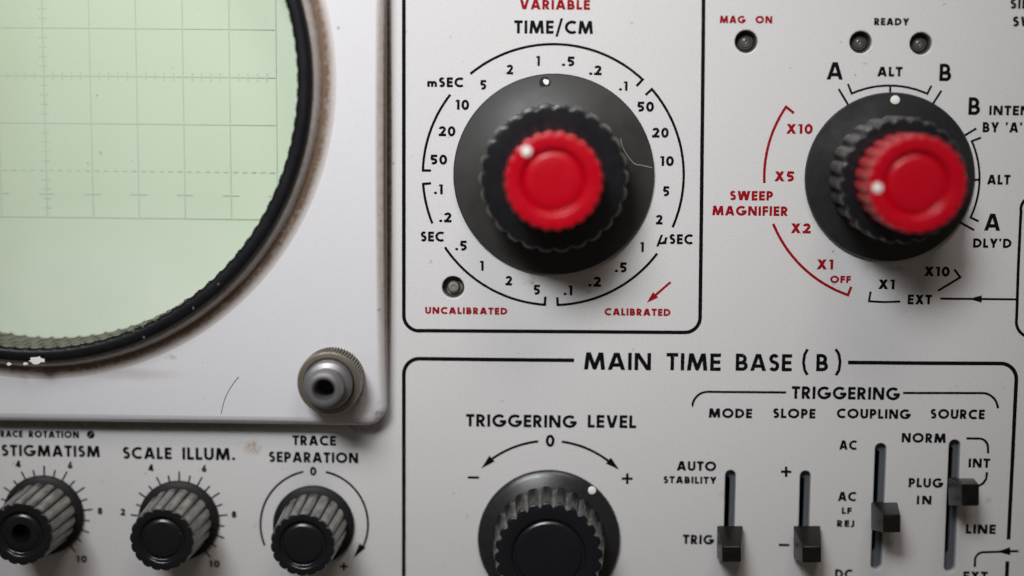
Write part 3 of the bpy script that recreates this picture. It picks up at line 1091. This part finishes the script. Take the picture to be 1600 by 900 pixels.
# ------------------------------------------------------------------ indicator lamps
for (x, y, r, k) in LAMPS:
    c = P(x, y)
    s = link('indicator_lamp', lathe([(r * 1.2 * U, mm(-2.05), 0, 0), (r * 0.98 * U, mm(-2.05), 0, 0), (r * 0.96 * U, mm(-1.75), 0, 0), (r * 0.92 * U, mm(-1.6), 0, 0), (r * 0.88 * U, mm(-1.6), 0, 0),
                                      (r * 0.85 * U, mm(-1.9), 0, 0), (r * 0.85 * U, mm(-3.2), 0, 0)], 48, c, cap=False, sharp=35), SLEEVE, scope,
             {1166: 'dark round lamp under MAG ON', 1345: 'dark round lamp nearer MAG ON under READY', 1439: 'dark round lamp farther from MAG ON under READY', 708: 'round lamp with a pale lens above UNCALIBRATED'}[x])
    if k == 'pale':
        prof = [(0.84, -2.6), (0.80, -2.3), (0.58, -2.2), (0.52, -1.9), (0.50, -1.0), (0.44, -0.7), (0.22, -0.6), (0.17, -0.8), (0.1, -0.82)]
    else:
        prof = [(0.84, -2.0), (0.78, -1.55), (0.62, -1.25), (0.58, -1.35), (0.54, -1.2), (0.38, -0.98), (0.34, -1.06), (0.30, -0.98), (0.17, -0.9), (0.13, -1.0)]
    link('lens', lathe([(r * a * U, mm(b - (0.35 if k == 'pale' else 0.85)), 0, 0) for a, b in prof], 40, c, sharp=50), GLASSPALE if k == 'pale' else GLASSDARK, s)

# trace rotation adjuster
ac = P(141.7, 679)
adj = link('adjuster_screw', lathe([(6.4 * U, 0.0, 0, 0), (6.2 * U, mm(0.12), 0, 0)], 32, ac), LEVER, scope, 'tiny slotted adjuster beside TRACE ROTATION')
f = Flat(mm(0.16))
f.px([(138.6, 683), (144.8, 675.2)], 2.0)
f.build('screw_slot', SILVER, adj)

# ------------------------------------------------------------------ lever switches


def box8(b, f):
    return mesh_from(b + f, [(0, 1, 2, 3), (4, 7, 6, 5), (0, 4, 5, 1), (1, 5, 6, 2), (2, 6, 7, 3), (3, 7, 4, 0)])


def lever(i, base, hb, front, hf, label):
    (x0, x1, y0, y1), (u0, u1, v0, v1) = base, front
    b = [P(x0, y0, hb), P(x1, y0, hb), P(x1, y1, hb), P(x0, y1, hb)]
    fr = [P(u0, v0, hf), P(u1, v0, hf), P(u1, v1, hf), P(u0, v1, hf)]
    me = box8(b, fr)
    bm = bmesh.new()
    bm.from_mesh(me)
    bmesh.ops.recalc_face_normals(bm, faces=bm.faces)
    bmesh.ops.bevel(bm, geom=bm.edges[:], offset=mm(0.36), segments=3, affect='EDGES', profile=0.6)
    bm.to_mesh(me)
    bm.free()
    me.shade_smooth()
    me.set_sharp_from_angle(angle=R(28))
    o = link('switch_lever', me, LEVER, scope, label)
    a, bb, r = SLOTS[i]
    cy = (y0 + y1) / 2
    t = (cy - a[1]) / (bb[1] - a[1])
    cx = a[0] + (bb[0] - a[0]) * t
    hw = 6.2
    c0 = [P(cx - hw, cy - 24, mm(-4)), P(cx + hw, cy - 24, mm(-4)), P(cx + hw, cy + 14, mm(-4)), P(cx - hw, cy + 14, mm(-4))]
    top = y0 + 4
    c1 = [P(cx - hw, top, hb + mm(0.4)), P(cx + hw, top, hb + mm(0.4)), P(cx + hw, cy + 10, hb + mm(0.4)), P(cx - hw, cy + 10, hb + mm(0.4))]
    link('stem', box8(c0, c1), STEM if i < 2 else HOLE, o)
    # plate seen through the slot, with a narrower opening of its own
    p, q = P(*a), P(*bb)
    outer = slot_loop(a, bb, r, mm(0.8))
    off = -0.0003
    inner_a, inner_b = (a[0] - 3.0, a[1] + 8), (bb[0] - 3.0, bb[1] - 20)
    ip = slot_loop(inner_a, inner_b, 4.2, 0, 2)
    me2 = curve_plate([outer, ip], mm(-3.0), mm(-2.02), mm(0.05))
    link('slot_plate', me2, PLATE, scope)
    return o


lever(0, (1120, 1161, 821, 873), mm(1.5), (1128.5, 1158, 854, 878), mm(9.5), 'black switch lever pushed down beside TRIG')
lever(1, (1239.5, 1282, 821, 873), mm(1.5), (1254, 1283, 854, 879), mm(9.5), 'black switch lever pushed down to the minus sign')
lever(2, (1360.5, 1402.5, 784.5, 828), mm(3.0), (1380, 1407, 804, 832), mm(12.0), 'black switch lever in the middle of the COUPLING slot')
lever(3, (1481.5, 1522.5, 747, 790), mm(3.0), (1503, 1530, 756.5, 790), mm(12.0), 'black switch lever under NORM in the SOURCE slot')

# ------------------------------------------------------------------ loose fibres


def fibre(name, pts, r, mat, label, cat):
    verts, faces = [], []
    n = len(pts)
    for i, p in enumerate(pts):
        d = (pts[min(i + 1, n - 1)] - pts[max(i - 1, 0)]).normalized()
        s = d.cross(Vector((0, 1, 0))).normalized()
        t = d.cross(s)
        for k in range(5):
            a = 2 * math.pi * k / 5
            verts.append(p + s * math.cos(a) * r + t * math.sin(a) * r)
    for i in range(n - 1):
        for k in range(5):
            faces.append((i * 5 + k, i * 5 + (k + 1) % 5, (i + 1) * 5 + (k + 1) % 5, (i + 1) * 5 + k))
    o = link(name, mesh_from(verts, faces, True), mat)
    o['label'] = label
    o['category'] = cat
    origin_to(o, sum((Vector(p) for p in pts), Vector()) / n)
    return o


def spline(pts, n=8):
    out = []
    for i in range(len(pts) - 1):
        p0, p1, p2, p3 = pts[max(i - 1, 0)], pts[i], pts[i + 1], pts[min(i + 2, len(pts) - 1)]
        for k in range(n):
            t = k / n
            out.append(tuple(0.5 * (2 * b + (c - a) * t + (2 * a - 5 * b + 4 * c - d) * t * t + (3 * b - a - 3 * c + d) * t ** 3) for a, b, c, d in zip(p0, p1, p2, p3)))
    out.append(pts[-1])
    return out


fibre('hair', [P(x, y, bh + mm(0.07)) for x, y in spline([(373, 589), (366, 597), (357, 611), (350, 627), (345.5, 646)])], mm(0.06), HAIRDARK,
      'short dark hair lying on the white bezel below the screen', 'hair')
fibre('lint_fibre', [P(x, y, mm(h)) for x, y, h in spline([(970, 216, 3.4), (974, 232, 2.6), (984, 248, 1.9), (993, 256.5, 1.7), (1004, 258.5, 1.55), (1019, 262.5, 1.3)])], mm(0.055), LINT,
      'thin pale lint fibre curling across the black skirt of the time dial', 'lint')
